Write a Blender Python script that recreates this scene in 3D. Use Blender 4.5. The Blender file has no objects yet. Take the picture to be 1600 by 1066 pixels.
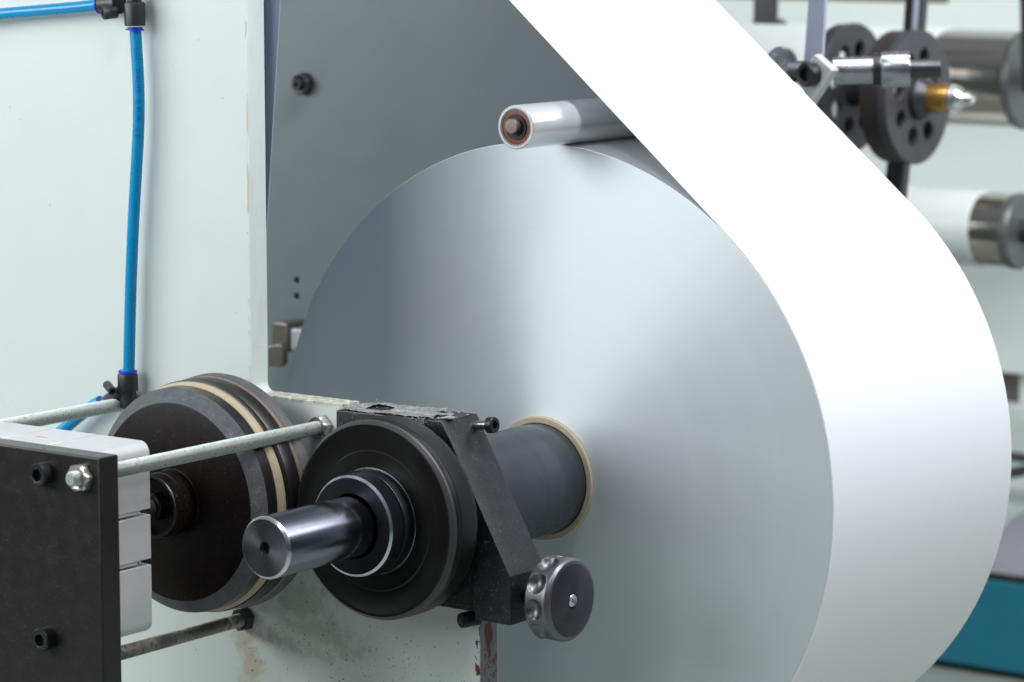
import bpy, bmesh, math, random
from mathutils import Vector, Matrix, noise
PI = math.pi; R = math.radians
random.seed(7)
S = bpy.context.scene
COL = S.collection

# ------------------------------------------------------------------ camera
CAMPOS = Vector((2.16506, -3.02395, 0.68764))
d = Vector((-0.584196, 0.799588, -0.139193)).normalized()
r = d.cross(Vector((0, 0, 1))).normalized(); u = r.cross(d)
cam = bpy.data.cameras.new('camera'); co = bpy.data.objects.new('camera', cam); COL.objects.link(co)
co.matrix_world = Matrix(((r.x, u.x, -d.x, CAMPOS.x), (r.y, u.y, -d.y, CAMPOS.y), (r.z, u.z, -d.z, CAMPOS.z), (0, 0, 0, 1)))
cam.lens = 4960.47 / 1600 * 36; cam.sensor_width = 36
cam.clip_start = .05; cam.clip_end = 100
cam.dof.use_dof = True; cam.dof.focus_distance = 3.60; cam.dof.aperture_fstop = 5.6
S.camera = co

# ------------------------------------------------------------------ light
w = bpy.data.worlds.new('World'); S.world = w; w.use_nodes = True
nt = w.node_tree; bg = nt.nodes['Background']
tc = nt.nodes.new('ShaderNodeTexCoord'); sx = nt.nodes.new('ShaderNodeSeparateXYZ'); cr = nt.nodes.new('ShaderNodeValToRGB')
mr = nt.nodes.new('ShaderNodeMapRange'); mr.inputs[1].default_value = -1; mr.inputs[2].default_value = 1
nt.links.new(tc.outputs['Generated'], sx.inputs[0]); nt.links.new(sx.outputs['Z'], mr.inputs[0]); nt.links.new(mr.outputs[0], cr.inputs[0])
nt.links.new(cr.outputs[0], bg.inputs[0])
e = cr.color_ramp.elements
e[0].position = .0; e[0].color = (.17, .20, .18, 1); e[1].position = 1; e[1].color = (.50, .56, .60, 1)
q = e.new(.5); q.color = (.045, .060, .080, 1)
bg.inputs[1].default_value = .62

def area(name, loc, aim, sx, sy, power, col=(1, 1, 1)):
    l = bpy.data.lights.new(name, 'AREA'); l.shape = 'RECTANGLE'; l.size = sx; l.size_y = sy; l.energy = power; l.color = col
    o = bpy.data.objects.new(name, l); COL.objects.link(o); o.location = loc
    dr = Vector(aim) - Vector(loc); o.rotation_euler = dr.to_track_quat('-Z', 'Y').to_euler()
    return o
area('front_lamp', (-1.35, -3.0, 1.4), (0, -.2, .1), 2.1, 1.7, 63, (.95, .99, 1))
area('sheen_fill_right', (.7, -1.6, 2.4), (0, 0, .1), .6, .6, 11, (.95, .98, 1))  # added grazing fill, draws the bright fan on the roll's end face
area('left_lamp', (-3.3, -2.3, 1.3), (0, -.2, .1), 1.9, 1.4, 68, (.96, 1, .985))
area('ceiling_lamp_side', (2.6, .30, 2.3), (.3, .2, 0), .25, 1.2, 36, (.95, .95, 1))
area('ceiling_lamp_above', (1.05, .0, 2.5), (1.05, .0, 0), 1.4, .10, 58, (.97, .98, 1)).rotation_euler = (0, 0, 0)
area('sheen_fill_rear', (1.5, 2.1, 1.55), (-.1, .6, -.1), 1.6, .5, 18, (.93, .95, 1))  # added unseen fill, placed to put a sheen on the bracket's slanted face
area('ceiling_lamp_far', (.4, 1.3, 1.9), (-.8, 2.75, .0), 2.6, .4, 42, (.96, 1, .98))

vs = S.view_settings; vs.view_transform = 'Standard'; vs.look = 'None'; vs.gamma = 1; vs.exposure = 0; vs.use_curve_mapping = False
S.cycles.max_bounces = 8; S.cycles.diffuse_bounces = 4; S.cycles.glossy_bounces = 4
S.cycles.use_denoising = True; S.cycles.sample_clamp_indirect = 6

# ------------------------------------------------------------------ materials
class M_:
    """small node-building helper"""
    def __init__(s, name):
        s.m = bpy.data.materials.new(name); s.m.use_nodes = True; s.t = s.m.node_tree; s.n = s.t.nodes
        s.b = s.n['Principled BSDF']
    def node(s, typ, **kw):
        x = s.n.new('ShaderNode' + typ)
        for k, v in kw.items():
            if k.startswith('i_'):
                key = k[2:]; key = int(key) if key.isdigit() else key
                if isinstance(v, bpy.types.NodeSocket): s.t.links.new(v, x.inputs[key])
                else: x.inputs[key].default_value = v
            else: setattr(x, k, v)
        return x
    def put(s, key, v):
        if isinstance(v, bpy.types.NodeSocket): s.t.links.new(v, s.b.inputs[key])
        else: s.b.inputs[key].default_value = v
        return s
    def pos(s): return s.node('TexCoord').outputs['Object']
    def noise(s, vec, scale, detail=3, rough=.55):
        return s.node('TexNoise', i_Vector=vec, i_Scale=scale, i_Detail=detail, i_Roughness=rough).outputs['Fac']
    def mapping(s, vec, scale): return s.node('Mapping', i_Vector=vec, i_Scale=scale).outputs[0]
    def ramp(s, fac, a, b, lo=0., hi=1.): return s.node('MapRange', i_0=fac, i_1=a, i_2=b, i_3=lo, i_4=hi).outputs[0]
    def mix(s, fac, a, b):
        x = s.n.new('ShaderNodeMix'); x.data_type = 'RGBA'
        for k, v in ((0, fac), (6, a), (7, b)):
            if isinstance(v, bpy.types.NodeSocket): s.t.links.new(v, x.inputs[k])
            else: x.inputs[k].default_value = v if k == 0 else (*v, 1)
        return x.outputs[2]
    def math(s, op, a, b=0., c=0.):
        x = s.n.new('ShaderNodeMath'); x.operation = op
        for k, v in enumerate((a, b, c)):
            if isinstance(v, bpy.types.NodeSocket): s.t.links.new(v, x.inputs[k])
            else: x.inputs[k].default_value = v
        return x.outputs[0]
    def bump(s, h, strength, dist=.001):
        s.t.links.new(s.node('Bump', i_Height=h, i_Strength=strength, i_Distance=dist).outputs[0], s.b.inputs['Normal']); return s

def simple(name, col, rough=.5, metal=0., vary=.12, vs_=25., spec=.5, bump=0., bscale=300.):
    m = M_(name); p = m.pos()
    n = m.noise(p, vs_, 4)
    c2 = tuple(min(1, x * (1 - vary)) for x in col); c1 = tuple(min(1, x * (1 + vary)) for x in col)
    m.put('Base Color', m.mix(n, c2, c1)).put('Metallic', metal).put('Specular IOR Level', spec)
    m.put('Roughness', m.ramp(m.noise(p, vs_ * 2.3, 3), .3, .7, max(.02, rough - .06), min(1, rough + .06)))
    if bump: m.bump(m.noise(p, bscale, 2), bump)
    return m.m

def dusty(name, col, dust, rough, amount=.60, scale=260., metal=0., cloud=.5, cloudcol=None, bump=.0, spec=.5):
    """dark machined metal with pale dust specks and cloudy wear"""
    m = M_(name); p = m.pos()
    sp = m.ramp(m.noise(p, scale, 2, .6), amount, amount + .07)
    big = m.ramp(m.noise(p, scale / 9, 5, .65), .45, .75)
    sp = m.math('MULTIPLY', sp, m.ramp(big, 0, 1, .25, 1))
    cc = cloudcol or tuple(min(1, x * 1.9 + .012) for x in col)
    c = m.mix(m.math('MULTIPLY', big, cloud), col, cc)
    m.put('Base Color', m.mix(sp, c, dust)).put('Metallic', metal).put('Specular IOR Level', spec)
    m.put('Roughness', m.math('ADD', m.ramp(big, 0, 1, rough - .02, rough + .05), m.math('MULTIPLY', sp, .15)))
    if bump: m.bump(m.noise(p, scale * 1.3, 3), bump, .0006)
    return m.m

def spun(name, col, rough, aniso=.7, metal=1., axis='Y', rings=900., var=.25, spec=.5, rot=0.):
    """turned metal: highlights stretched across the fine concentric tool marks"""
    m = M_(name); p = m.pos()
    s = m.node('SeparateXYZ', i_0=p)
    a, b_ = (('X', 'Z') if axis == 'Y' else ('Y', 'Z'))
    rad = m.math('SQRT', m.math('ADD', m.math('POWER', m.math('ABSOLUTE', s.outputs[a]), 2.), m.math('POWER', m.math('ABSOLUTE', s.outputs[b_]), 2.)))
    cv = m.node('CombineXYZ', i_0=rad, i_1=s.outputs[axis], i_2=0.).outputs[0]
    n = m.noise(cv, rings, 2, .7)
    c1 = tuple(x * (1 - var) for x in col); c2 = tuple(min(1, x * (1 + var)) for x in col)
    m.put('Base Color', m.mix(n, c1, c2)).put('Metallic', metal).put('Specular IOR Level', spec)
    m.put('Roughness', m.ramp(n, .3, .7, rough * .85, rough * 1.15)).put('Anisotropic', aniso).put('Anisotropic Rotation', rot)
    m.t.links.new(m.node('Tangent', direction_type='RADIAL', axis=axis).outputs[0], m.b.inputs['Tangent'])
    return m.m

MT = {}
# pale green machine paint with grime, rust and oil marks at fixed places
def paint(name, col, marks=False):
    m = M_(name); p = m.pos()
    n = m.noise(p, 9, 5)
    c = m.mix(n, tuple(x * .95 for x in col), tuple(min(1, x * 1.04) for x in col))
    s = m.node('SeparateXYZ', i_0=p); X, Y, Z = s.outputs
    # small chips and specks
    sp = m.math('MULTIPLY', m.ramp(m.noise(p, 170, 2), .74, .77), m.ramp(m.noise(p, 7, 2), .5, .62))
    c = m.mix(m.math('MULTIPLY', sp, .85), c, (.16, .15, .12))
    if marks:
        def blob(x, z, rx, rz, sc=60., a=.25):
            dx = m.math('DIVIDE', m.math('SUBTRACT', X, x), rx); dz = m.math('DIVIDE', m.math('SUBTRACT', Z, z), rz)
            q = m.math('SQRT', m.math('ADD', m.math('MULTIPLY', dx, dx), m.math('MULTIPLY', dz, dz)))
            q = m.math('ADD', q, m.ramp(m.noise(p, sc, 4, .65), .3, .7, -a * 2, a * 2))
            return m.ramp(q, 1., .35, 0, 1)
        stain = m.math('MAXIMUM', blob(-.252, -.215, .022, .055), blob(-.258, -.186, .030, .022))
        c = m.mix(m.math('MULTIPLY', stain, .62), c, (.50, .42, .24))
        oil = m.math('MAXIMUM', blob(-.175, -.130, .055, .035), blob(-.16, -.17, .09, .03))
        c = m.mix(m.math('MULTIPLY', oil, .42), c, (.34, .31, .22))
        speck = m.math('MULTIPLY', m.ramp(m.noise(p, 330, 2), .66, .70), m.math('MAXIMUM', m.math('MAXIMUM', stain, oil), blob(-.06, -.19, .16, .10, 30., .4)))
        c = m.mix(speck, c, (.08, .065, .045))
        # greasy yellow top of the arm
        top = m.math('MULTIPLY', m.ramp(Z, .104, .1095), m.ramp(X, -.243, -.23))
        top = m.math('MULTIPLY', top, m.ramp(Z, .114, .111))
        c = m.mix(m.math('MULTIPLY', top, m.ramp(m.noise(p, 120, 4), .32, .56)), c, (.40, .36, .24))
        c = m.mix(m.math('MULTIPLY', top, m.ramp(m.noise(p, 300, 3), .60, .66)), c, (.10, .08, .05))
        # red primer and rust where the paint is knocked off the end of the arm
        edge = m.math('ADD', m.math('MULTIPLY', m.math('SUBTRACT', X, .0875), 80.), m.ramp(m.noise(m.mapping(p, (1, 1, .7)), 70, 4, .6), .36, .64, -1.1, .55))
        face = m.ramp(edge, -.12, .0)
        endmask = m.ramp(X, .086, .0875)
        rr = m.math('MAXIMUM', face, endmask)
        zlim = m.ramp(X, .03, .05)
        rr = m.math('MULTIPLY', rr, zlim)
        c = m.mix(rr, c, (.17, .045, .035))
        c = m.mix(m.math('MULTIPLY', m.math('MULTIPLY', endmask, zlim), m.ramp(m.noise(m.mapping(p, (1, 1, .55)), 48, 3, .5), .44, .52)), c, (.27, .245, .275))
        c = m.mix(m.math('MULTIPLY', rr, m.ramp(m.noise(p, 230, 4), .55, .66)), c, (.06, .04, .035))
        # rust line where the column's corner edge is chipped
        ce = m.math('MULTIPLY', m.ramp(m.math('ABSOLUTE', m.math('SUBTRACT', X, -.2485)), .0022, .0008), m.ramp(m.noise(m.mapping(p, (1, 1, .25)), 90, 3), .52, .60))
        ce = m.math('MULTIPLY', ce, m.ramp(Z, .125, .14))
        c = m.mix(m.math('MULTIPLY', ce, .6), c, (.42, .34, .22))
    m.put('Base Color', c).put('Roughness', m.ramp(m.noise(p, 22, 4), .3, .7, .32, .46)).put('Specular IOR Level', .45)
    m.bump(m.noise(p, 210, 2), .08, .001)
    return m.m
MT['paint'] = paint('pale_green_paint', (.68, .74, .715), True)
MT['rear_paint'] = paint('shade_darkened_green_paint', (.20, .238, .25))  # likely the upright's paint, with the web's shade put into the colour
MT['panel'] = paint('white_panel_paint', (.76, .82, .80))
MT['panel_edge'] = simple('brown_edge', (.16, .13, .115), .6)
MT['oxide'] = dusty('black_oxide_steel', (.007, .0045, .0045), (.22, .17, .13), .36, .64, 480, cloud=.6, cloudcol=(.016, .006, .0042), spec=.16)
MT['plate_black'] = dusty('black_anodised_plate', (.011, .009, .009), (.13, .12, .125), .34, .65, 520, cloud=.35, cloudcol=(.020, .016, .016), spec=.5)
MT['bracket'] = dusty('black_anodised_bracket', (.012, .012, .015), (.30, .32, .36), .40, .62, 560, cloud=.5, cloudcol=(.026, .028, .034), spec=.65)
MT['cast'] = dusty('speckled_cast_chamfer', (.062, .067, .076), (.17, .18, .20), .55, .55, 620, cloud=.7, cloudcol=(.105, .113, .124), bump=.5)
MT['lint'] = dusty('grey_lint_dust', (.13, .136, .14), (.46, .48, .48), .95, .46, 620, cloud=.6, bump=.8)
MT['tan'] = simple('dull_tan_lining', (.17, .125, .085), .5, vary=.2, vs_=60)
MT['beige'] = simple('beige_friction_lining', (.41, .335, .225), .55, vary=.16, vs_=60)
MT['belt'] = spun('dark_brown_rubber', (.010, .0078, .0072), .36, .5, 0., rings=500, var=.3, spec=.45)
MT['wheel'] = spun('spun_black_rubber', (.0062, .0055, .0055), .34, .6, 0., rings=420, var=.35, spec=.32)
MT['wheel_rim'] = spun('worn_rubber_edge', (.036, .034, .037), .40, .4, 0., rings=500, var=.25)
MT['dark_boss'] = spun('blackened_boss', (.022, .024, .031), .30, .5, .6, rings=700, var=.25)
MT['bright_edge'] = simple('bright_turned_edge', (.62, .65, .70), .25, 1., .08)
MT['shaft'] = spun('polished_shaft', (.20, .21, .255), .20, .55, 1., rings=900, var=.08)
MT['shaft_face'] = spun('turned_shaft_face', (.12, .12, .14), .38, .75, .9, rings=800, var=.2)
MT['sleeve'] = spun('grey_oiled_sleeve', (.10, .11, .125), .26, .5, .7, rings=22, var=.07)
MT['zinc'] = dusty('zinc_threaded_rod', (.50, .54, .51), (.10, .085, .06), .42, .57, 260, metal=.75, cloud=.5, cloudcol=(.62, .66, .63))
MT['zinc_dirty'] = dusty('greasy_zinc_rod', (.30, .28, .23), (.05, .04, .03), .45, .52, 160, metal=.6, cloud=.9, cloudcol=(.55, .58, .55))
MT['nut'] = simple('nickel_nut', (.55, .53, .50), .32, .9, .12, 60)
MT['nut_dark'] = simple('grimy_nut', (.06, .052, .045), .5, .4, .3, 90, bump=.3)
MT['screw'] = simple('black_cap_screw', (.030, .030, .033), .36, .55, .25, 200, bump=.15, bscale=500)
MT['void'] = simple('dark_recess', (.006, .006, .006), .8)
MT['alu'] = simple('cast_aluminium', (.56, .565, .58), .48, .35, .07, 30, bump=.12, bscale=400)
MT['knob_side'] = spun('brushed_steel_knob', (.155, .16, .172), .36, .6, .9, 'X', rings=900, var=.25)
MT['knob_face'] = spun('dark_knob_face', (.05, .046, .060), .36, .7, .55, 'X', rings=500, var=.18)
MT['core'] = simple('cardboard_core', (.56, .48, .35), .75, 0, .1, 80)
pm = M_('brushed_aluminium_roller'); pm.put('Base Color', (.86, .87, .89, 1)).put('Metallic', .62).put('Roughness', .24); MT['roller'] = pm.m
MT['red'] = simple('red_bearing_seal', (.20, .045, .032), .5, 0, .2, 120)
MT['axle'] = simple('dull_axle', (.20, .18, .16), .38, .8, .2, 90)
MT['bluetube'] = simple('blue_polyurethane', (.0, .265, .56), .30, 0, .05, 20)
MT['tubeprint'] = simple('tube_print', (.0, .13, .38), .4, 0, .05)
MT['blackplastic'] = simple('black_plastic', (.022, .023, .026), .42, 0, .2, 150, bump=.2)
MT['royal'] = simple('royal_blue_plastic', (.012, .07, .62), .35, 0, .08)
MT['teal'] = simple('teal_paint', (.0, .14, .215), .4, 0, .12, 6)
MT['mauve'] = dusty('mauve_table', (.40, .39, .46), (.22, .12, .16), .5, .62, 30, cloud=.4, cloudcol=(.5, .48, .55))
MT['floor'] = simple('grey_green_floor', (.30, .33, .30), .35, 0, .12, 3)
MT['darksteel'] = simple('dark_steel', (.065, .066, .074), .34, .7, .2, 30)
MT['midsteel'] = simple('grey_steel', (.34, .35, .38), .28, .9, .15, 30)
MT['cap'] = simple('dull_end_cap', (.15, .155, .165), .40, .6, .35, 30)
MT['chrome'] = simple('chromed_steel', (.46, .42, .38), .12, 1., .12, 12)
MT['pulley'] = simple('purple_grey_casting', (.060, .058, .068), .48, .35, .2, 25)
MT['pulley_rim'] = simple('brown_rim', (.042, .031, .030), .5, .4, .25, 30)
MT['brass'] = simple('brass', (.48, .27, .07), .30, .9, .15, 60)
MT['silver'] = simple('bright_nickel', (.72, .73, .75), .22, 1., .06, 60)
MT['blade'] = simple('blue_grey_bar', (.50, .52, .66), .42, .35, .1, 30)
MT['guard'] = simple('blue_grey_guard', (.27, .30, .43), .5, 0, .08, 12)
MT['white_sleeve'] = simple('white_film_roller', (.70, .73, .73), .30, 0, .04, 8)
MT['marks'] = simple('pink_marker', (.65, .25, .25), .7)

# paper roll: end face made of thousands of cut edges (concentric), white outside
def roll_face():
    m = M_('wound_paper_edges'); p = m.pos()
    s = m.node('SeparateXYZ', i_0=p)
    rad = m.math('SQRT', m.math('ADD', m.math('MULTIPLY', s.outputs[0], s.outputs[0]), m.math('MULTIPLY', s.outputs[2], s.outputs[2])))
    cv = m.node('CombineXYZ', i_0=rad, i_1=0., i_2=0.).outputs[0]
    n = m.noise(cv, 520, 3, .7); n2 = m.noise(cv, 26, 3, .6)
    nn = m.math('ADD', m.math('MULTIPLY', n, .5), m.math('MULTIPLY', n2, .5))
    m.put('Base Color', m.mix(nn, (.68, .735, .77), (.83, .875, .90))).put('Metallic', .42)
    m.put('Roughness', m.ramp(n2, .3, .7, .47, .53)).put('Anisotropic', .82).put('Anisotropic Rotation', .25)
    m.t.links.new(m.node('Tangent', direction_type='RADIAL', axis='Y').outputs[0], m.b.inputs['Tangent'])
    return m.m
MT['roll_face'] = roll_face()
pm = M_('coated_white_paper'); pm.put('Base Color', (.855, .87, .89, 1)).put('Roughness', .36); MT['paper'] = pm.m

# ------------------------------------------------------------------ geometry helpers
def AX(axis, o=(0, 0, 0)):
    """matrix whose local +Z runs along the named world axis"""
    v = {'X': (1, 0, 0), '-X': (-1, 0, 0), 'Y': (0, 1, 0), '-Y': (0, -1, 0), 'Z': (0, 0, 1), '-Z': (0, 0, -1)}.get(axis if isinstance(axis, str) else '', axis)
    q = Vector(v).normalized().to_track_quat('Z', 'Y').to_matrix().to_4x4()
    return Matrix.Translation(o) @ q

class MB:
    def __init__(s): s.bm = bmesh.new(); s.mi = 0; s.lay = s.bm.faces.layers.int.new('flat')
    def face(s, vs, mi=None):
        try:
            f = s.bm.faces.new(vs); f.material_index = s.mi if mi is None else mi; return f
        except ValueError: return None
    def loft(s, rings, mat=None, caps=(True, True), mis=None, closed=False):
        mat = mat or Matrix()
        vr = [[s.bm.verts.new(mat @ Vector(p)) for p in rg] for rg in rings]
        n = len(vr[0]); k = len(vr)
        for i in range(k if closed else k - 1):
            a, b = vr[i], vr[(i + 1) % k]
            for j in range(n): s.face((a[j], a[(j + 1) % n], b[(j + 1) % n], b[j]), None if mis is None else mis[i])
        if not closed:
            if caps[0]: s.face(list(reversed(vr[0])), None if mis is None else mis[0])
            if caps[1]: s.face(vr[-1], None if mis is None else mis[-1])
        return s
    def lathe(s, prof, mat=None, n=64, caps=(True, True), mis=None, closed=False):
        """prof: (z, r) along local Z"""
        return s.loft([[(rr * math.cos(2 * PI * j / n), rr * math.sin(2 * PI * j / n), z) for j in range(n)] for z, rr in prof], mat, caps, mis, closed)
    def box(s, lo, hi, bev=0., mat=None, seg=2):
        t = bmesh.new(); bmesh.ops.create_cube(t, size=1)
        for v in t.verts: v.co = Vector([(lo[i] + hi[i]) / 2 + v.co[i] * (hi[i] - lo[i]) for i in range(3)])
        if bev: bmesh.ops.bevel(t, geom=list(t.edges), offset=bev, segments=seg, affect='EDGES', profile=.6)
        return s.add(t, mat)
    def add(s, t, mat=None):
        t.normal_update(); flat = [max(abs(c) for c in f.normal) > .9999 for f in t.faces]
        if mat is not None: bmesh.ops.transform(t, matrix=mat, verts=t.verts)
        mp = {v: s.bm.verts.new(v.co) for v in t.verts}
        for f, fl_ in zip(t.faces, flat):
            nf = s.face([mp[v] for v in f.verts])
            if nf and fl_: nf[s.lay] = 1
        t.free(); return s
    def prism(s, poly, y0, y1, bev=0., holes=(), mat=None, seg=2, n=32):
        """XZ outline (with round holes (x, z, r)) run from y0 to y1"""
        t = bmesh.new()
        def loop(pts):
            vs = [t.verts.new((x, y0, z)) for x, z in pts]
            return [t.edges.new((vs[i], vs[(i + 1) % len(vs)])) for i in range(len(vs))]
        es = loop(poly)
        for hx, hz, hr in holes: es += loop([(hx + hr * math.cos(2 * PI * j / n), hz + hr * math.sin(2 * PI * j / n)) for j in range(n)])
        if holes: bmesh.ops.triangle_fill(t, use_beauty=True, edges=es)
        else: t.faces.new([e_.verts[0] for e_ in es])
        ex = bmesh.ops.extrude_face_region(t, geom=list(t.faces))
        for v in ex['geom']:
            if isinstance(v, bmesh.types.BMVert): v.co.y = y1
        bmesh.ops.recalc_face_normals(t, faces=t.faces)
        if bev:
            ed = [e_ for e_ in t.edges if len(e_.link_faces) == 2 and e_.calc_face_angle() > .5]
            bmesh.ops.bevel(t, geom=ed, offset=bev, segments=seg, affect='EDGES', profile=.6)
        return s.add(t, mat)
    def tube(s, pts, rad, n=20, caps=(True, True)):
        pts = [Vector(p) for p in pts]; rings = []
        up = Vector((0, 1, 0))
        for i, p in enumerate(pts):
            tg = (pts[min(i + 1, len(pts) - 1)] - pts[max(i - 1, 0)]).normalized()
            a = tg.cross(up).normalized(); b = a.cross(tg)
            rings.append([p + rad * (a * math.cos(2 * PI * j / n) + b * math.sin(2 * PI * j / n)) for j in range(n)])
        return s.loft(rings, None, caps)
    def build(s, name, mats, parent=None, origin=None, smooth=38.):
        """link as one mesh object; vertices are given in world space"""
        org = Vector(origin) if origin is not None else (Vector(WORLD[parent.name]) if parent else Vector((0, 0, 0)))
        bmesh.ops.remove_doubles(s.bm, verts=s.bm.verts, dist=1e-7)
        bmesh.ops.recalc_face_normals(s.bm, faces=s.bm.faces)
        for f in s.bm.faces: f.smooth = not f[s.lay]
        for e_ in s.bm.edges:
            if len(e_.link_faces) == 2 and e_.calc_face_angle(0) > R(smooth): e_.smooth = False
        for v in s.bm.verts: v.co -= org
        me = bpy.data.meshes.new(name); s.bm.to_mesh(me); s.bm.free()
        for mt in (mats if isinstance(mats, (list, tuple)) else [mats]): me.materials.append(MT[mt])
        o = bpy.data.objects.new(name, me); COL.objects.link(o)
        if parent: o.parent = parent; o.location = org - Vector(WORLD[parent.name])
        else: o.location = org
        WORLD[o.name] = tuple(org)
        return o
WORLD = {}
def tag(o, label=None, cat=None, group=None, kind=None):
    if label: o['label'] = label
    if cat: o['category'] = cat
    if group: o['group'] = group
    if kind: o['kind'] = kind
    return o
def thing(name, loc, label, cat, group=None):
    o = bpy.data.objects.new(name, None); COL.objects.link(o); o.location = loc; o.empty_display_size = .03
    WORLD[o.name] = tuple(loc); return tag(o, label, cat, group)

def circ(rr, z, n=48, ph=0.): return [(rr * math.cos(2 * PI * j / n + ph), rr * math.sin(2 * PI * j / n + ph), z) for j in range(n)]
def hexa(ap, z, n=48, ph=0.):
    out = []
    for j in range(n):
        a = 2 * PI * j / n; k = (a % (PI / 3)) - PI / 6; rr = ap / math.cos(k)
        out.append((rr * math.cos(a + ph), rr * math.sin(a + ph), z))
    return out
def cap_screw(mb, mat, rr, h, sock=.5, depth=.5, bev=.10, ph=.3):
    """socket head cap screw, head standing on local z=0 and facing +Z"""
    mb.loft([circ(rr, 0), circ(rr, h - bev * rr), circ(rr * (1 - bev * .8), h), circ(rr * (sock + .16), h), hexa(rr * sock, h - .04 * rr, 48, ph), hexa(rr * sock, h * (1 - depth), 48, ph)], mat)
def hex_nut(mb, mat, ap, h, bore, ph=0.):
    mb.loft([hexa(ap * .97, 0, 48, ph), hexa(ap, .12 * h, 48, ph), hexa(ap, h * .84, 48, ph), circ(ap * .98, h, 48, ph), circ(bore * 1.25, h, 48, ph), circ(bore, h * .9, 48, ph), circ(bore, 0, 48, ph)], mat, closed=True)
def thread(mb, mat, rr, L, pitch=.002, n=28, tip=.002):
    prof = [(0, rr * .86)]
    k = int((L - tip) / pitch)
    for i in range(k):
        z = i * pitch
        prof += [(z + .15 * pitch, rr * .885), (z + .45 * pitch, rr), (z + .65 * pitch, rr), (z + .95 * pitch, rr * .885)]
    prof += [(L - tip, rr * .95), (L, rr * .70)]
    mb.lathe(prof, mat, n)

# ================================================================== SETTING
f = MB(); f.box((-4, -4, -.95), (4, 5.2, -.9)); fl = f.build('floor', 'floor'); tag(fl, kind='structure')

# ------------------------------------------------ rear side plate of this machine
g = MB(); g.prism([(-1.6, -.9), (-.22, -.9), (-.22, 1.15), (-1.6, 1.15)], .60, .63, .002, [(-.883, .1156, .0052), (-.8833, .0914, .0052)])
rp = g.build('rear_side_plate', 'rear_paint', None, (-.9, .615, -.9))
tag(rp, 'large flat green machine side plate behind the paper roll, colour darkened for shade', 'machine plate')
g = MB(); g.box((-.90, .632, .07), (-.865, .637, .14)); g.build('hole_backing', 'void', rp)
g = MB(); mm = AX('-Y', (-.862, .60, .4105))
g.lathe([(0, .0165), (.0015, .0165), (.0015, .0150)], mm, 48); hex_nut(g, AX('-Y', (-.862, .5985, .4105)), .0145, .013, .008, .3)
g.lathe([(.0, .0085), (.020, .0085), (.0215, .007), (.0215, .004), (.016, .0038)], mm, 32)
tag(g.build('hex_bolt', 'blackplastic'), 'black hex bolt sticking out of the shade-darkened green rear plate', 'bolt')
# narrow lavender strip: edge of a guard plate close behind the column
g = MB(); g.prism([(-1.09, .135), (-.2560, .135), (-.2560, .29), (-.2308, .567), (-.178, 1.15), (-1.09, 1.15)], -.200, -.198)  # only the edge shows; unseen width added to block bounce off the column's back
tag(g.build('guard_plate', 'guard', None, (-.6, -.197, .135)), 'dark blue grey guard plate edge just behind the pale green upright, its unseen width added to block light', 'guard plate')
# latch bar
t = thing('latch', (-.86, .55, .0), 'brown grey latch bar and block between the column and the roll', 'latch')
g = MB(); g.prism([(-.95, -.012), (-.905, -.016), (-.862, -.002), (-.832, .0005), (-.826, .006), (-.826, .030), (-.832, .034), (-.86, .029), (-.95, .026)], .50, .512, .0015); g.build('latch_bar', 'axle', t)
g = MB(); g.box((-.868, .525, .018), (-.838, .575, .062), .003); g.build('block', 'axle', t)
g = MB(); g.box((-.838, .530, .018), (-.812, .575, .054), .003); g.build('catch', 'alu', t)

# ================================================================== PAPER ROLL
RW = .4267
t = thing('paper_roll', (0, .2, -.4), 'huge white paper roll with web peeling off upward to the left', 'paper roll')
g = MB()
n = 288
g.lathe([(.0, .0748), (.0, .3992), (.0006, .3998), (RW - .0006, .3998), (RW, .3992), (RW, .0748)], AX('Y'), n, closed=True, mis=[0, 1, 1, 1, 0, 1])
g.build('wound_paper', ['roll_face', 'paper'], t, (0, .2134, 0))
g = MB()
g.lathe([(-.0035, .0668), (-.0045, .0676), (-.0045, .0738), (-.0035, .0746), (RW + .01, .0746), (RW + .01, .0668)], AX('Y'), 96, closed=True)
g.build('core_tube', 'core', t, (0, 0, 0))
# outermost turn and the web leaving it
ang = R(49.8); nrm = Vector((math.cos(ang), 0, math.sin(ang))); tan = Vector((-math.sin(ang), 0, math.cos(ang)))
ri, ro = .4001, .4010
pi_, po_ = [], []
for k in range(0, 721):
    a = ang - R(190) * (1 - k / 720)
    th_ = .0 if k == 0 else 1.
    pi_.append((ri * math.cos(a), ri * math.sin(a))); po_.append(((ri + (ro - ri) * th_ + .00002) * math.cos(a), (ri + (ro - ri) * th_ + .00002) * math.sin(a)))
for k in range(1, 25):
    L = 1.15 * k / 24
    a_ = nrm * ri + tan * L; b_ = nrm * ro + tan * L
    pi_.append((a_.x, a_.z)); po_.append((b_.x, b_.z))
g = MB()
rows = []
for (ax_, az_), (bx_, bz_) in zip(pi_, po_):
    ys = [.0002 + (RW - .0004) * q / 8 for q in range(9)]
    rows.append([(ax_, y_, az_) for y_ in reversed(ys)] + [(bx_, y_, bz_) for y_ in ys])
g.loft(rows)
g.build('paper_web', 'paper', t, (0, .2134, 0))

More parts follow.
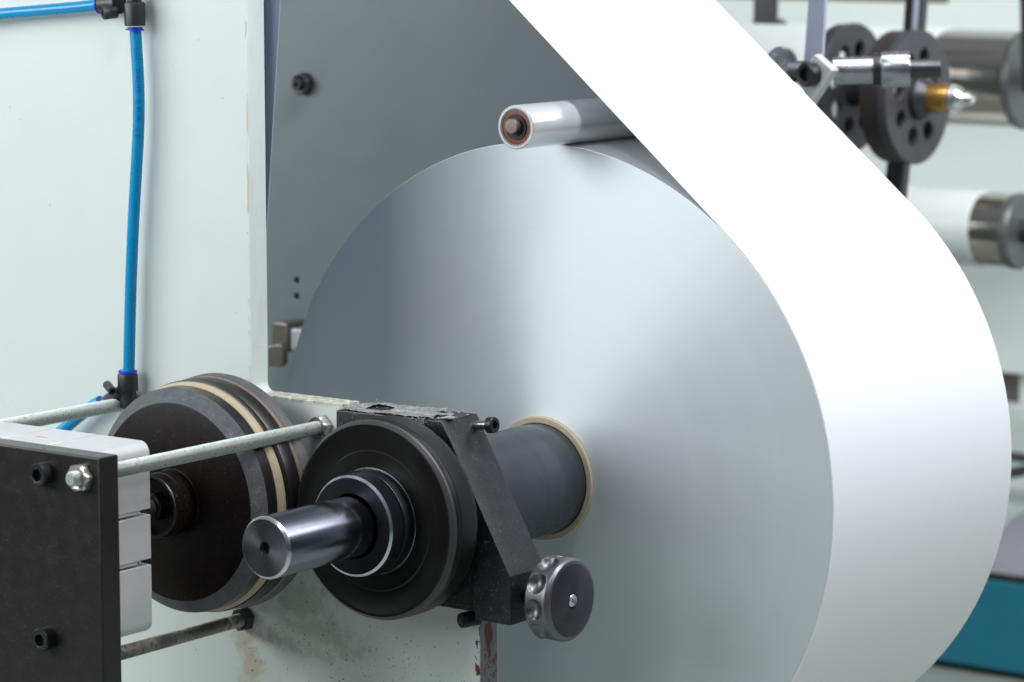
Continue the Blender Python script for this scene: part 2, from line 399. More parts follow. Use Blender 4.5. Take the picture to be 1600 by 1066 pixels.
# ------------------------------------------------ rider roller on top of the roll
cx, cz, rr = .0300, .4246, .0254
t = thing('rider_roller', (cx, -.095, cz), 'polished metal roller with a red bearing resting on top of the paper roll', 'roller')
g = MB()
g.lathe([(.010, .0205), (.001, .0208), (.0, .0216), (.0, .0243), (.0012, rr), (.60, rr), (.60, .02)], AX('Y', (cx, -.095, cz)), 72, caps=(False, True))
g.build('roller_tube', 'roller', t, (cx, .2, cz))
g = MB(); g.lathe([(.0022, .0205), (.0018, .019), (.0018, .0155), (.0045, .0148)], AX('Y', (cx, -.095, cz)), 48); seal = g.build('bearing_seal', 'red', t)
g = MB(); g.lathe([(.0010, .0207), (.0010, .0197), (.0035, .0197), (.0035, .0207)], AX('Y', (cx, -.095, cz)), 48, closed=True); g.build('bearing_race', 'axle', seal)
g = MB(); g.lathe([(.006, .0144), (.0006, .0144), (.0006, .0100), (-.001, .0098)], AX('Y', (cx, -.095, cz)), 40); g.build('bearing_inner_ring', 'screw', seal)
g = MB(); g.lathe([(.004, .0092), (-.0062, .0092), (-.0076, .0080), (-.0078, .0)], AX('Y', (cx - .001, -.095, cz + .0015)), 40); g.build('axle', 'axle', t)

# ================================================================== MACHINE FRAME (column with arm)
FX = -.2465; ZT = .110
def arc(cx_, cz_, rr_, a0, a1, k=6): return [(cx_ + rr_ * math.cos(R(a0 + (a1 - a0) * i / k)), cz_ + rr_ * math.sin(R(a0 + (a1 - a0) * i / k))) for i in range(k + 1)]
poly = [(-1.1, -.9), (.0885, -.9), (.0885, -.1045), (-.1085, -.1045), (-.1085, ZT)] + arc(FX + .010, ZT + .010, .010, 270, 180) + [(FX, 1.2), (-1.1, 1.2)]
g = MB(); g.prism(poly, -.24, -.21, .0012)
fr = g.build('machine_upright', 'paint', None, (0, 0, 0))
tag(fr, 'pale green painted machine frame column with a stained rust-chipped arm', 'machine upright')

# ================================================================== WINDING SHAFT (polished shaft, friction wheel, sleeve)
t = thing('winding_shaft', (0, -.25, 0), 'polished steel shaft with black friction wheel running into the roll core', 'shaft')
g = MB()
g.lathe([(-.5061 + .008, .0045), (-.5061 + .001, .0062), (-.5061, .0072), (-.5061, .0312), (-.5041, .0334), (-.5025, .0340)], AX('Y'), 72, mis=[2, 2, 0, 1, 1], caps=(True, False))
g.build('shaft_end_face', ['shaft_face', 'bright_edge', 'screw'], t, (0, 0, 0))
g = MB(); g.lathe([(-.5025, .0340), (-.19, .0340)], AX('Y'), 72, caps=(False, True)); g.build('shaft_journal', 'shaft', t, (0, -.34, 0))
g = MB()
g.lathe([(-.345, .0345), (-.345, .0346), (-.3590, .0360), (-.3600, .0372), (-.3600, .0538), (-.3578, .0565), (-.3395, .0570), (-.3390, .0345)], AX('Y'), 96, mis=[1, 1, 1, 1, 2, 0, 0, 0], closed=True)
g.build('collar', ['dark_boss', 'dark_boss', 'bright_edge'], t, (0, -.34, 0))
g = MB(); g.lathe([(-.339, .034), (-.339, .0585), (-.3385, .0588), (-.3232, .0588), (-.3220, .0590)], AX('Y'), 96, caps=(False, False)); boss = g.build('boss', 'dark_boss', t, (0, -.33, 0))
g = MB(); g.lathe([(-.3222, .0588), (-.3226, .0592), (-.3226, .0597), (-.3219, .0600)], AX('Y'), 96, caps=(False, False)); g.build('boss_edge', 'bright_edge', boss, (0, -.33, 0))
g = MB()
g.lathe([(-.3218, .050), (-.3218, .078), (-.3205, .0795), (-.3205, .1015), (-.3225, .1045), (-.3225, .1080), (-.3195, .1117), (-.316, .1127), (-.3085, .1131), (-.3078, .1124), (-.3070, .1131), (-.285, .1131), (-.279, .1124), (-.274, .1090), (-.272, .104), (-.272, .034)], AX('Y'), 128,
        mis=[0, 0, 0, 0, 0, 1, 1, 0, 0, 0, 0, 0, 0, 0, 0, 0], caps=(False, True))
g.build('friction_wheel', ['wheel', 'wheel_rim'], t, (0, -.3, 0))
g = MB()
g.lathe([(-.19, .0340), (-.19, .0655), (-.1885, .0662), (-.050, .0662), (-.0495, .0665), (-.012, .0665), (.2, .0664)], AX('Y'), 96)
g.build('chuck_sleeve', 'sleeve', t, (0, -.05, 0))

# ================================================================== BRAKE DRUM (left wheel)
bx, bz = -.2525, .0
t = thing('brake_drum', (bx, -.3, bz), 'large black drum wheel with two beige lining rings left of the shaft', 'wheel')
A_ = AX('Y', (bx, 0, bz))
g = MB(); g.lathe([(-.37, .034), (-.37, .1135), (-.3694, .115)], A_, 128, caps=(False, False)); g.build('front_face', 'oxide', t, (bx, -.37, bz))
g = MB(); g.lathe([(-.3694, .115), (-.3590, .1290), (-.3575, .1303)], A_, 128, caps=(False, False)); g.build('chamfer', 'cast', t, (bx, -.36, bz))
g = MB(); g.lathe([(-.3575, .1303), (-.3424, .1308), (-.3415, .1296), (-.3415, .10)], A_, 128, caps=(False, False)); g.build('front_band', 'plate_black', t, (bx, -.35, bz))
def ring(y0, y1, r0, bul, dr=0., nm='lining_ring', mt_='beige'):
    g = MB(); k = 6
    pr = [(y0, r0 - .02)] + [(y0 + (y1 - y0) * i / k, r0 + dr * i / k + bul * math.sin(PI * i / k)) for i in range(k + 1)] + [(y1, r0 - .02)]
    g.lathe(pr, A_, 128, closed=True); return g.build(nm, mt_, t, (bx, (y0 + y1) / 2, bz))
ring(-.3412, -.3296, .1308, .0018, .0026)
g = MB(); g.lathe([(-.3294, .11), (-.3294, .1340), (-.3286, .1352), (-.3252, .1357), (-.3244, .1349), (-.3236, .1355), (-.3050, .1364), (-.3042, .135), (-.3042, .11)], A_, 128, closed=True); g.build('belt_band', 'belt', t, (bx, -.315, bz))
ring(-.3040, -.2975, .1350, .0014, .0008, mt_='tan')
g = MB(); g.lathe([(-.2973, .11), (-.2973, .1352), (-.2945, .1372), (-.2840, .1384), (-.2755, .1315), (-.2740, .1290), (-.2740, .02)], A_, 128, caps=(False, True)); g.build('rear_flange', 'cast', t, (bx, -.285, bz))
g = MB(); g.lathe([(-.369, .0392), (-.3715, .0388), (-.3720, .0380), (-.392, .0376), (-.3925, .0366), (-.406, .0362), (-.4072, .0352)], A_, 72, caps=(False, False)); hub = g.build('hub', 'oxide', t, (bx, -.39, bz))
g = MB(); g.lathe([(-.4060, .0362), (-.4078, .0356), (-.4082, .0335), (-.4072, .0325)], A_, 72, caps=(False, False)); g.build('hub_rim', 'dark_boss', hub, (bx, -.40, bz))
g = MB(); g.lathe([(-.4072, .0328), (-.397, .0300), (-.397, .012)], A_, 72, caps=(False, True)); g.build('hub_bore', 'oxide', hub, (bx, -.40, bz))
g = MB(); g.loft([hexa(.0155, 0, 48, .2), hexa(.0155, .013, 48, .2), circ(.014, .015, 48, .2)], AX('-Y', (bx, -.397, bz))); g.build('hub_nut', 'oxide', hub)
g = MB(); g.lathe([(-.51, .011), (-.40, .011)], A_, 32); g.build('spindle', 'darksteel', t)

# ================================================================== BLACK MOUNTING PLATE, SCREWS, RODS
t = thing('mounting_plate', (-.3, -.62, -.3), 'thick black mounting plate with cap screws in the lower left corner', 'plate')
g = MB(); g.box((-.52, -.635, -.42), (-.1156, -.606, .1035), .0022); g.build('plate_body', 'plate_black', t, (-.3, -.62, 0))
for x, z in ((-.1934, .0788), (-.1946, -.1002)):
    g = MB(); cap_screw(g, AX('-Y', (x, -.635, z)), .0126, .0145, .50, .55); sc = g.build('cap_screw', 'screw', t)

def rod(x, z, y0, label, mat, nutm, front_nut):
    t = thing('threaded_rod', (x, y0, z), label, 'threaded rod', 'threaded rods between plate and frame')
    g = MB(); thread(g, AX('-Y', (x, -.238, z)), .0083, -.238 - y0); g.build('rod', mat, t)
    g = MB(); hex_nut(g, AX('-Y', (x, -.2405, z)), .0128, .012, .0084, .26); g.build('frame_nut', nutm, t)
    if front_nut:
        g = MB(); hex_nut(g, AX('-Y', (x, -.6354, z)), .0133, .0112, .0084, .12); g.build('plate_nut', 'nut', t)
    return t
rod(-.1385, .081, -.6560, 'threaded zinc rod crossing in front of the drum wheel, bright nut on black plate', 'zinc', 'nut', True)
rod(-.259, -.161, -.6300, 'short greasy threaded rod below the drum wheel above a rust stain', 'zinc_dirty', 'nut_dark', False)
rod(-.439, .081, -.6300, 'threaded zinc rod running behind the drum wheel under the tube elbow', 'zinc', 'nut', False)

# grooved cast housing behind the plate
t = thing('brake_housing', (-.28, -.55, -.11), 'pale cast aluminium brake housing with grooves behind the black plate', 'housing')
rc = .013; hx0, hx1, hz0, hz1 = -.42, -.165, -.1145, .098
def hpoly():
    pts = []
    sl = ((.0205, .0034), (-.0352, .0034))      # side grooves
    pts += arc(hx1 - rc, hz0 + rc, rc, -90, 0, 8)
    for zc, hw in reversed(sl):
        pts += [(hx1, zc - hw), (hx1 - .016, zc - hw), (hx1 - .016, zc + hw), (hx1, zc + hw)]
    pts += arc(hx1 - rc, hz1 - rc, rc, 0, 90, 8)
    for xc in (-.2405, -.3095):
        pts += [(xc + .0009, hz1), (xc + .0009, hz1 - .004), (xc - .0009, hz1 - .004), (xc - .0009, hz1)]
    pts += [(hx0, hz1), (hx0, hz0)]
    return pts
g = MB(); g.prism(hpoly(), -.606, -.504, .0006, seg=1); g.build('housing_body', 'alu', t, (-.28, -.55, 0))
for zc in (.0205, -.0352):
    g = MB(); g.box((hx1 - .017, -.604, zc - .0008), (hx1 - .0020, -.5235, zc + .0033), .0003); g.build('slot_key', 'alu', t)
g = MB(); g.tube([(-.287, -.555, .0982), (-.279, -.553, .0983), (-.270, -.555, .0982)], .0005, 6); g.build('pink_mark', 'marks', t)

# ================================================================== BEARING BRACKET
t = thing('bearing_bracket', (.0, -.22, -.11), 'black chamfered bearing bracket with dusty top clamped on the frame arm', 'bracket')
g = MB()
bp = [(-.1065, -.1035), (-.1065, .1055), (.0455, .1075), (.1394, -.0576), (.1394, -.1125), (.0905, -.1125), (.0905, -.1035)]
g.prism(bp, -.255, -.190, .0011, [(0, 0, .05)], n=48)
g.build('bracket_body', 'bracket', t, (0, -.22, 0))
g = MB(); g.box((.030, -.2562, -.0985), (.0870, -.254, -.052), .0008); sj = g.build('side_jaw', 'bracket', t)
g = MB(); g.prism(arc(.079, -.060, .0076, 90, 0, 6) + [(.0866, -.0985), (.0858, -.0985)] + [(.0858, -.060)] + arc(.079, -.060, .0068, 0, 90, 6) + [(.06, -.0532), (.06, -.0524)], -.2568, -.2550); g.build('jaw_edge', 'wheel_rim', sj)
# dust and lint caked on the top, ragged outline, with the screw well in it
g = MB(); nx, ny = 74, 34; grid = {}
for i in range(nx + 1):
    for j in range(ny + 1):
        x = -.104 + (.158) * i / nx; y = -.2555 + .0655 * j / ny
        h = .0012 + .0022 * max(0, noise.noise((x * 45, y * 45, 3.)) + .25) + .0009 * noise.noise((x * 240, y * 240, 1.))
        dd = math.hypot((x + .0665) / 1.15, (y + .2235)) - .0135 + .0022 * noise.noise((x * 160, y * 160, 8.))
        edge = min(i, nx - i, j + 1.2, ny - j) / 3.
        keep = noise.noise((x * 70, y * 70, 5.)) + .9 * min(edge, 1.3) - .38 > 0 and dd > 0
        if x > .034 - .04 * (y + .255) / .065 and noise.noise((x * 60, y * 60, 2.)) < .02: keep = False
        z = .1055 + .002 * (x + .1065) / .152
        grid[i, j] = (g.bm.verts.new((x + random.uniform(-.0006, .0006), y + random.uniform(-.0006, .0006), z + max(.0004, h))), keep)
for i in range(nx):
    for j in range(ny):
        q = [grid[i, j], grid[i + 1, j], grid[i + 1, j + 1], grid[i, j + 1]]
        if all(k for _, k in q): g.face([v for v, _ in q])
for v in [v for v in g.bm.verts if not v.link_faces]: g.bm.verts.remove(v)
for k in range(230):                                   # loose fibres and flakes
    x = random.uniform(-.102, .05); y = random.choice((random.uniform(-.2565, -.25), random.uniform(-.2, -.189), random.uniform(-.255, -.19)))
    z = .1055 + .002 * (x + .1065) / .152 + random.uniform(.0005, .0032); L = random.uniform(.0015, .0045); a = random.uniform(0, 2 * PI)
    p0 = Vector((x, y, z)); dv = Vector((math.cos(a), math.sin(a), random.uniform(-.5, .6))) * L; sv = Vector((-math.sin(a), math.cos(a), random.uniform(-.4, .4))) * random.uniform(.0003, .0012)
    g.face([g.bm.verts.new(p0), g.bm.verts.new(p0 + dv * .6 + sv), g.bm.verts.new(p0 + dv), g.bm.verts.new(p0 + dv * .5 - sv)])
# one torn tuft hanging over the front edge
for k in range(60):
    x = random.gauss(.016, .0045); z = random.uniform(.097, .109); L = random.uniform(.002, .005); a = random.uniform(0, 2 * PI)
    if (.109 - z) > .011 - abs(x - .016) * .9: continue
    p0 = Vector((x, -.2562 - random.uniform(0, .0015), z)); dv = Vector((math.cos(a) * L, random.uniform(-.0006, .0004), math.sin(a) * L)); sv = Vector((-math.sin(a), 0, math.cos(a))) * .0014
    g.face([g.bm.verts.new(p0 - sv), g.bm.verts.new(p0 + dv * .6), g.bm.verts.new(p0 + dv), g.bm.verts.new(p0 + sv)])
g.build('dust_layer', 'lint', t, smooth=80)
g = MB(); g.lathe([(0, .0135), (.0006, .0135), (.0006, .004)], AX('Z', (-.0665, -.2235, .1058)), 32); g.build('screw_well', 'void', t)
# pentagon chamfer clamp bolt at the rear top
n0 = Vector((1, 0, .1))
g = MB(); g.lathe([(-.03, .0052), (.008, .0052), (.008, .0062), (.0095, .0062)], AX(n0, (.062, -.202, .0975)), 24); bs_ = g.build('bolt_shank', 'midsteel', t)
g = MB(); cap_screw(g, AX(n0, (.0713, -.202, .0984)), .0092, .0085, .5, .5); g.build('clamp_bolt', 'screw', t)
# knurled set screw below the jaw
g = MB(); thread(g, AX((-.35, -.94, -.05), (.083, -.238, -.1135)), .0088, .024, .002, 28, .001)
ss_ = g.build('set_screw', 'screw', t)
g = MB(); mm = AX((-.35, -.94, -.05), (.083, -.238, -.1135)); g.loft([circ(.0074, .0238), hexa(.0042, .0242, 48), hexa(.0042, .018, 48)], mm, caps=(False, True)); g.build('screw_socket', 'void', ss_)

# hand knob (top-level: it turns and unscrews on its own)
kx0, kx1, ky, kz = .1655, .2000, -.221, -.082
t = thing('hand_knob', (.1394, ky, kz), 'scalloped steel hand knob with dark face on the right of the bracket', 'knob')
KR = .0470; nK = 320; rings = []
zs = [0, .001, .0035] + [.0035 + (.0225) * i / 26 for i in range(1, 27)] + [.0285, .0310, .0328, .0338]
for z in zs:
    Rz = KR
    if z < .0035: Rz = KR - .0035 * (1 - z / .0035) ** 1.5
    if z > .026: q = (z - .026) / (.0338 - .026); Rz = KR - .0060 * (1 - math.sqrt(max(0, 1 - q * q)))
    ring_ = []
    for j in range(nK):
        a = 2 * PI * j / nK; ka = (a + .22) % (2 * PI / 10) - PI / 10
        tt = ka * KR; ss = (z - .0145) * 1.02; rs = .0128; rad_ = Rz
        if tt * tt + ss * ss < rs * rs: rad_ = min(Rz, KR + .0050 - math.sqrt(rs * rs - tt * tt - ss * ss))
        ring_.append((rad_ * math.cos(a), rad_ * math.sin(a), z))
    rings.append(ring_)
g = MB(); g.loft(rings, AX('X', (kx0, ky, kz)), caps=(True, False)); g.build('knob_body', 'knob_side', t, (kx0, ky, kz), smooth=25)
g = MB(); g.lathe([(.0338, .0410), (.0341, .0400), (.0345, .0392), (.0345, .0085), (.030, .0083)], AX('X', (kx0, ky, kz)), 96, caps=(False, True)); kf = g.build('knob_face', 'knob_face', t, (kx0, ky, kz))
g = MB(); g.loft([circ(.0072, .031), circ(.0072, .0345), circ(.0062, .0356), circ(.0042, .0356), hexa(.0026, .0352), hexa(.0026, .0325)], AX('X', (kx0, ky, kz))); g.build('centre_screw', 'silver', kf)
g = MB(); g.lathe([(.1390, .0135), (.1655, .0135)], AX('X', (0, ky, kz)), 40); g.build('stem', 'dark_boss', t, (.15, ky, kz))

# ================================================================== AIR TUBES AND FITTINGS
def spline(pts, k=10):
    P = [Vector(p) for p in pts]; P = [P[0] * 2 - P[1]] + P + [P[-1] * 2 - P[-2]]; out = []
    for i in range(1, len(P) - 2):
        for j in range(k):
            s_ = j / k; a, b, c, e_ = P[i - 1], P[i], P[i + 1], P[i + 2]
            out.append(.5 * ((2 * b) + (c - a) * s_ + (2 * a - 5 * b + 4 * c - e_) * s_ ** 2 + (3 * b - a - 3 * c + e_) * s_ ** 3))
    out.append(P[-2]); return out
ty = -.259
vp = spline([(-.4040, ty, .545), (-.4037, ty, .5308), (-.4011, ty, .4903), (-.3999, ty, .4527), (-.4012, ty, .4149), (-.4053, ty, .3692), (-.4120, ty, .3003), (-.4178, ty, .2232), (-.4231, ty, .1262), (-.424, ty, .112)])
t = thing('air_tube', (-.4231, ty, .12), 'blue air tube hanging down the pale green column between two fittings', 'air tube', 'blue air tubes')
g = MB(); g.tube(vp, .0070, 28); tw = g.build('tube_wall', 'bluetube', t)
# faint lettering printed along the tube
def tube_text(txt, s0, size):
    cu = bpy.data.curves.new('tube_text', 'FONT'); cu.body = txt; cu.size = size; cu.extrude = 0
    tmp = bpy.data.objects.new('tmp', cu); COL.objects.link(tmp)
    dg = bpy.context.evaluated_depsgraph_get(); dg.update()
    me = bpy.data.meshes.new_from_object(tmp.evaluated_get(dg)); bpy.data.objects.remove(tmp)
    b = bmesh.new(); b.from_mesh(me); bpy.data.meshes.remove(me)
    bmesh.ops.triangulate(b, faces=b.faces)
    for it in range(2): bmesh.ops.subdivide_edges(b, edges=[e_ for e_ in b.edges if e_.calc_length() > .002], cuts=1)
    ls = [0]
    for i in range(1, len(vp)): ls.append(ls[-1] + (vp[i] - vp[i - 1]).length)
    for v in b.verts:
        s_ = s0 + v.co.x; h = v.co.y - size * .35
        i = max(k for k in range(len(ls) - 1) if ls[k] <= s_); f_ = (s_ - ls[i]) / (ls[i + 1] - ls[i]); p = vp[i].lerp(vp[i + 1], f_)
        a = h / .0070 + R(36)                                  # turned towards the right, where the tube faces us
        v.co = p + Vector((math.sin(a), -math.cos(a), 0)) * .00712
    g = MB(); g.add(b); return g.build('tube_print', 'tubeprint', tw)
tube_text('U1L   P/AUD   (( PUR   x 8', .036, .0095)

hy = -.262
hp = spline([(-.90, hy, .508), (-.7194, hy, .5333), (-.6304, hy, .5435), (-.5653, hy, .5491), (-.5015, hy, .5543), (-.4545, hy, .559), (-.440, hy, .560)])
t2 = thing('air_tube', (-.4545, hy, .559), 'blue air tube running left from the upper black fitting', 'air tube', 'blue air tubes')
g = MB(); g.tube(hp, .0070, 28); g.build('tube_wall', 'bluetube', t2)
lp = spline([(-.4700, ty, .0815), (-.4821, ty, .0756), (-.5060, ty - .002, .0595), (-.535, ty - .004, .038), (-.60, ty - .006, -.010)])
t3 = thing('air_tube', (-.4821, ty, .0756), 'short blue air tube slanting down left beneath the zinc rod', 'air tube', 'blue air tubes')
g = MB(); g.tube(lp, .0075, 28); g.build('tube_wall', 'bluetube', t3)

t = thing('tube_fitting', (-.405, -.24, .57), 'black plastic elbow fitting at the top of the column', 'tube fitting', 'black tube fittings')
g = MB()
g.lathe([(-.002, .0105), (0, .0122), (.024, .0126), (.0265, .0115), (.0275, .0085), (.060, .0085)], AX('Z', (-.4043, ty, .5360)), 40)
g.lathe([(0, .0112), (.003, .0122), (.028, .0125)], AX((1, 0, .07), (-.4535, hy, .5592)), 40)
g.build('fitting_body', 'blackplastic', t)
g = MB(); g.lathe([(0, .0078), (.016, .0078)], AX((-.45, -.85, -.1), (-.427, -.266, .5515)), 32)
g.lathe([(.016, .0078), (.017, .0066), (.017, .0036), (.010, .0036)], AX((-.45, -.85, -.1), (-.427, -.266, .5515)), 32, caps=(False, True)); g.build('screw_lug', 'blackplastic', t)
g = MB(); g.lathe([(-.0026, .0112), (-.0013, .0112), (-.0013, .0090), (.001, .0090)], AX((.05, 0, 1), (-.4040, ty, .5325)), 40); g.build('release_ring', 'royal', t)
g = MB(); g.lathe([(-.001, .0110), (.0006, .0116)], AX('Z', (-.4042, ty, .5350)), 40); g.build('seal_line', 'white_sleeve', t)
g = MB(); g.lathe([(-.0035, .0112), (-.0018, .0112), (-.0018, .0095), (.001, .0095)], AX((1, 0, .07), (-.4535, hy, .5592)), 40); g.build('release_ring', 'royal', t)

t = thing('tube_fitting', (-.425, -.24, .10), 'black plastic elbow fitting above the zinc rod, low on the column', 'tube fitting', 'black tube fittings')
g = MB()
g.lathe([(0, .0118), (.002, .0124), (.019, .0122), (.021, .0114)], AX('Z', (-.4253, ty, .0985)), 40)
g.lathe([(-.02, .0098), (0.0, .0100)], AX('Z', (-.4253, ty, .0985)), 40)
g.lathe([(0, .0108), (.034, .0112), (.036, .0104)], AX((-.82, 0, -.50), (-.4253, ty, .1000)), 40)
g.build('fitting_body', 'blackplastic', t)
g = MB(); g.lathe([(0, .0052), (.022, .0052), (.0225, .0045), (.0225, .0026), (.016, .0026)], AX((.80, -.45, -.2), (-.4480, -.271, .1055)), 32); g.build('screw_lug', 'blackplastic', t)
g = MB(); g.lathe([(-.001, .0092), (.0015, .0092), (.0015, .0112), (.0042, .0112)], AX('Z', (-.4250, ty, .1195)), 40); g.build('release_ring', 'royal', t)
g = MB(); g.lathe([(0, .0105), (.005, .0105), (.0055, .0090)], AX((-.82, 0, -.50), (-.4548, ty, .0820)), 40); g.build('release_ring', 'royal', t)

# ================================================================== BACKGROUND: idler arm just behind the web
L0 = Vector((-.1000, .715, .4470)); R0 = Vector((.0799, .82, .4535)); dv = (R0 - L0).normalized()
def at(q): return L0.lerp(R0, q)
t = thing('idler_arm', tuple(L0), 'steel idler arm with clamp block and collar behind the web', 'arm')
LL = (R0 - L0).length
g = MB(); g.lathe([(0, .0150), (LL * .20, .0150)], AX(dv, L0), 40); g.build('arm_stub', 'darksteel', t, L0)
g = MB(); g.lathe([(LL * .30, .0185), (LL * .625, .0185)], AX(dv, L0), 48); at_ = g.build('arm_tube', 'midsteel', t, L0)
g = MB(); g.lathe([(LL * .56, .0185), (LL * .56, .0225), (LL * .585, .0232), (LL * .61, .0228), (LL * .61, .0185)], AX(dv, L0), 48); g.build('arm_ring', 'screw', at_, L0)
g = MB(); g.lathe([(LL * .615, .0125), (LL * .615, .0235), (LL * .63, .0243), (LL * .79, .0243), (LL * .80, .0235), (LL * .80, .0125)], AX(dv, L0), 48); g.build('collar', 'midsteel', t, L0)
g = MB(); g.lathe([(LL * .65, .0130), (LL * .985, .0130), (LL, .0120)], AX(dv, L0), 48); g.build('arm_pin', 'darksteel', t, L0)
# clamp block, a slanted plate facing left of the camera
g = MB(); cm = Matrix.Translation((-.0560, .712, .4440)) @ Matrix.Rotation(R(36), 4, 'Y')
g.box((-.014, -.006, -.060), (.022, .012, .026), .0015, cm); cb = g.build('clamp_block', 'alu', t)
g = MB(); cap_screw(g, AX((-.25, -.97, .0), (-.0548, .707, .4460)), .0165, .016, .55, .5); g.build('clamp_screw', 'screw', cb)
g = MB(); g.lathe([(0, .0200), (.018, .0200), (.0185, .0190)], AX((.35, -.93, 0), (-.1190, .735, .4615)), 40); g.build('pivot_head', 'midsteel', t)
# hanging bar
g = MB(); g.prism([(-.1085, .440), (-.0800, .440), (-.0690, .640), (-.0935, .640)], .770, .778, .0008)
tag(g.build('hanging_bar', 'blade', None, (-.09, .774, .45)), 'blue grey flat bar hanging down to the idler arm', 'bar')

# spoked pulleys on an axis along X
def pulley(xf, y, z, RP, thick, label, full):
    t = thing('pulley', (xf, y, z), label, 'pulley', 'purple grey pulleys behind the web')
    mt = Matrix.Translation((xf, y, z)) @ Matrix.Rotation(R(-90), 4, 'Z')        # local -Y -> world -X ; prism axis Y -> X
    hs = [(RP * .60 * math.cos(2 * PI * k / 8 + .25), RP * .60 * math.sin(2 * PI * k / 8 + .25), RP * .145) for k in range(8)]
    ol = [(RP * math.cos(2 * PI * k / 72), RP * math.sin(2 * PI * k / 72)) for k in range(72)]
    g = MB(); mq = Matrix(((0, 1, 0, xf), (-1, 0, 0, y), (0, 0, 1, z), (0, 0, 0, 1)))
    g.prism(ol, -thick * .35, 0, .002, hs, mq, n=24); g.build('disc', 'pulley', t, (xf, y, z))
    g = MB(); g.lathe([(-thick, RP * .55), (-thick, RP * .98), (-thick * .36, RP * .99), (-thick * .36, RP * .80), (-thick * .9, RP * .78), (-thick * .9, RP * .55)], AX('X', (xf, y, z)), 72, closed=True); g.build('rim', 'pulley_rim', t, (xf, y, z))
    if full:
        g = MB(); g.lathe([(-.02, .036), (.010, .036), (.012, .034), (.024, .026)], AX('X', (xf, y, z)), 40); g.build('hub', 'darksteel', t)
        g = MB(); g.lathe([(.020, .0235), (.058, .0235), (.060, .0225)], AX('X', (xf, y, z)), 40); bb = g.build('brass_bush', 'brass', t)
        g = MB(); g.lathe([(.060, .0225), (.066, .0230), (.067, .0200), (.074, .0200), (.084, .0120), (.092, .0105), (.094, .008), (.100, .007)], AX('X', (xf, y, z)), 40); g.build('cone_tip', 'silver', bb)
    else:
        g = MB(); g.lathe([(-.02, .030), (.05, .030)], AX('X', (xf, y, z)), 40); g.build('hub', 'darksteel', t)
    return t
pulley(-.3830, 1.6, .3570, .1110, .050, 'round purple grey pulley with holes and a brass tipped hub', True)
pulley(-.505, 1.6, .3680, .108, .03, 'dark disc pulley further left, half hidden behind the web', False)
t = thing('strap_bar', (-.41, 1.6, .3), 'dark steel bar carrying the pulley with holes', 'bar')
g = MB(); g.prism([(-.4590, .170), (-.4250, .170), (-.3930, .470), (-.3650, .90), (-.4000, .90), (-.4230, .470)], 1.615, 1.640, .002); g.build('bar_body', 'darksteel', t)
g = MB(); g.prism([(-.4040, .462), (-.3960, .462), (-.3720, .90), (-.3800, .90)], 1.608, 1.6148, .001); g.build('bright_strip', 'blade', t)
g = MB(); g.box((-.947, 1.99, .455), (-.905, 2.01, 1.0), .002); g.prism([(-.945, .452), (-.885, .452), (-.90, .462), (-.945, .462)], 1.985, 2.015, .001)
tag(g.build('hanger', 'darksteel', None, (-.925, 2.0, .5)), 'short dark hanger at the top edge behind the web', 'bar')
g = MB(); g.prism([(-.496, .330), (-.476, .330), (-.500, 1.0), (-.532, 1.0)], 2.19, 2.22, .002)
tag(g.build('upright_bar', 'darksteel', None, (-.5, 2.2, .4)), 'dark upright bar at the right edge beside the big roller cap', 'bar')

# two long rollers across the background, axis along X
def long_roller(x_sl, x_j, x_cap, z, RR, label, jm):
    y = 2.3; t = thing('guide_roller', (x_sl, y, z), label, 'roller', 'long white rollers in the background')
    g = MB(); g.lathe([(-1.9, RR), (x_sl - .002, RR), (x_sl, RR - .003)], AX('X', (0, y, z)), 72); g.build('white_sleeve', 'white_sleeve', t, (x_sl, y, z))
    g = MB(); g.lathe([(x_sl - .01, RR * .96), (x_j, RR * .96)], AX('X', (0, y, z)), 72); g.build('journal', jm, t, (x_sl, y, z))
    g = MB(); g.lathe([(x_j, RR * .98), (x_j + .006, RR * 1.0), (x_cap - .004, RR * 1.0), (x_cap, RR * .96)], AX('X', (0, y, z)), 72); g.build('end_cap', 'cap', t, (x_sl, y, z))
    g = MB(); g.lathe([(x_cap - .01, .022), (x_cap + .12, .022)], AX('X', (0, y, z)), 32); g.build('axle', 'darksteel', t, (x_sl, y, z))
long_roller(-.7080, -.552, -.536, .3480, .0930, 'large white guide roller with steel end, upper right background', 'chrome')
long_roller(-.6230, -.562, -.542, .0650, .0720, 'smaller white guide roller with steel end below the pulley', 'chrome')

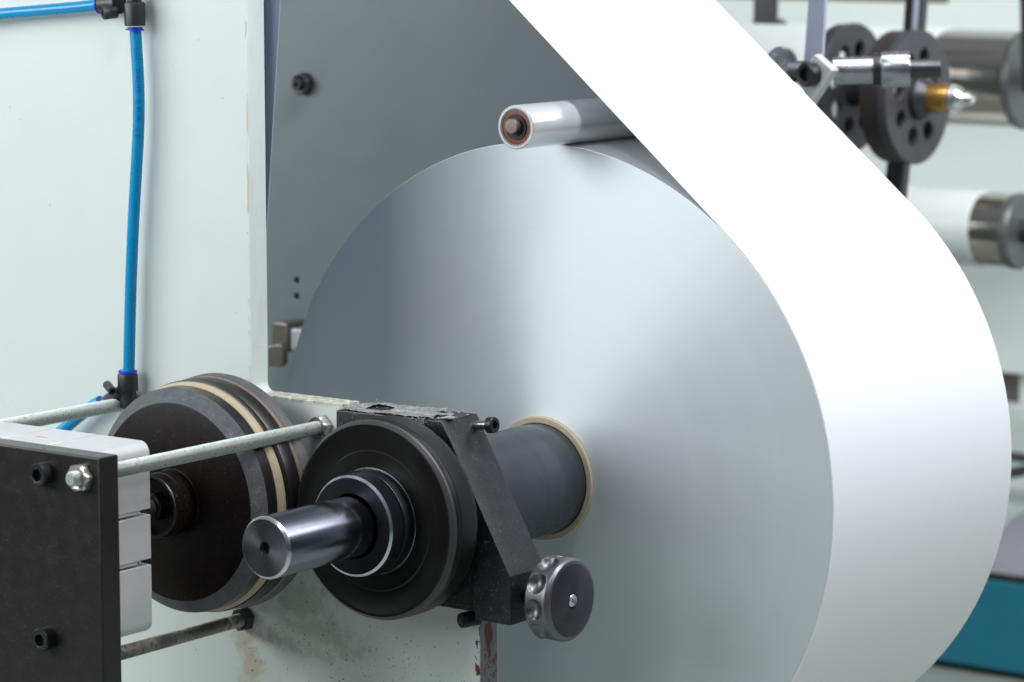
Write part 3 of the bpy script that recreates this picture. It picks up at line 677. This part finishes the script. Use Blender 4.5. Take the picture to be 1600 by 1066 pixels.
# cabinet wall of the machine behind
t = thing('machine_cabinet', (-1.2, 2.8, -.6), 'tall white panelled machine cabinet in the blurred background', 'cabinet')
g = MB(); g.box((-3.2, 2.75, -.2800), (1.6, 2.80, .468), .003); g.build('upper_panel', 'panel', t)
g = MB(); g.box((-3.2, 2.752, .4685), (-.955, 2.80, .492), .002); g.build('brown_rail', 'panel_edge', t)
g = MB(); g.box((-3.2, 2.757, .4925), (1.6, 2.80, 1.4), .003); g.build('top_panel', 'panel', t)
g = MB(); g.box((-.955, 2.754, .4685), (1.6, 2.80, .492), .002); g.build('ledge', 'panel', t)
g = MB(); g.box((-3.2, 2.79, -.345), (1.6, 2.84, -.2802)); g.build('dark_gap', 'panel_edge', t)
g = MB(); g.box((-.786, 2.775, -.345), (-.6, 2.789, -.285), .002); g.build('hinge_block', 'panel', t)
g = MB(); g.box((-3.2, 2.75, -.660), (1.6, 2.80, -.3452), .003); g.build('lower_panel', 'panel', t)
t = thing('handrail', (-.75, 2.7, -.45), 'dark bent handrail low at the right edge of the background', 'rail')
g = MB(); g.tube([(-.95, 2.66, -.435), (-.80, 2.66, -.432), (-.60, 2.66, -.436)], .010, 14); g.build('rail', 'darksteel', t)
g = MB(); g.tube([(-.95, 2.64, -.500), (-.80, 2.64, -.493), (-.76, 2.64, -.472), (-.60, 2.64, -.425)], .011, 14); g.build('rail', 'darksteel', t)
t = thing('base_cabinet', (-.7, 2.8, -.9), 'teal painted base cabinet with mauve grey top at lower right', 'cabinet')
g = MB(); g.box((-2.0, 2.68, -.8835), (1.2, 3.2, -.6985), .004); g.build('teal_body', 'teal', t)
g = MB(); g.box((-2.0, 2.69, -.6983), (1.2, 3.2, -.688)); g.build('dark_seam', 'void', t)
g = MB(); g.prism([(-.97, -.6878), (1.2, -.6878), (1.2, -.50), (-.68, -.52), (-.76, -.570), (-.80, -.615)], 2.70, 2.745, .004); g.build('mauve_top', 'mauve', t)
g = MB(); g.box((-2.0, 2.70, -.899), (1.2, 3.2, -.884)); g.build('plinth', 'void', t)
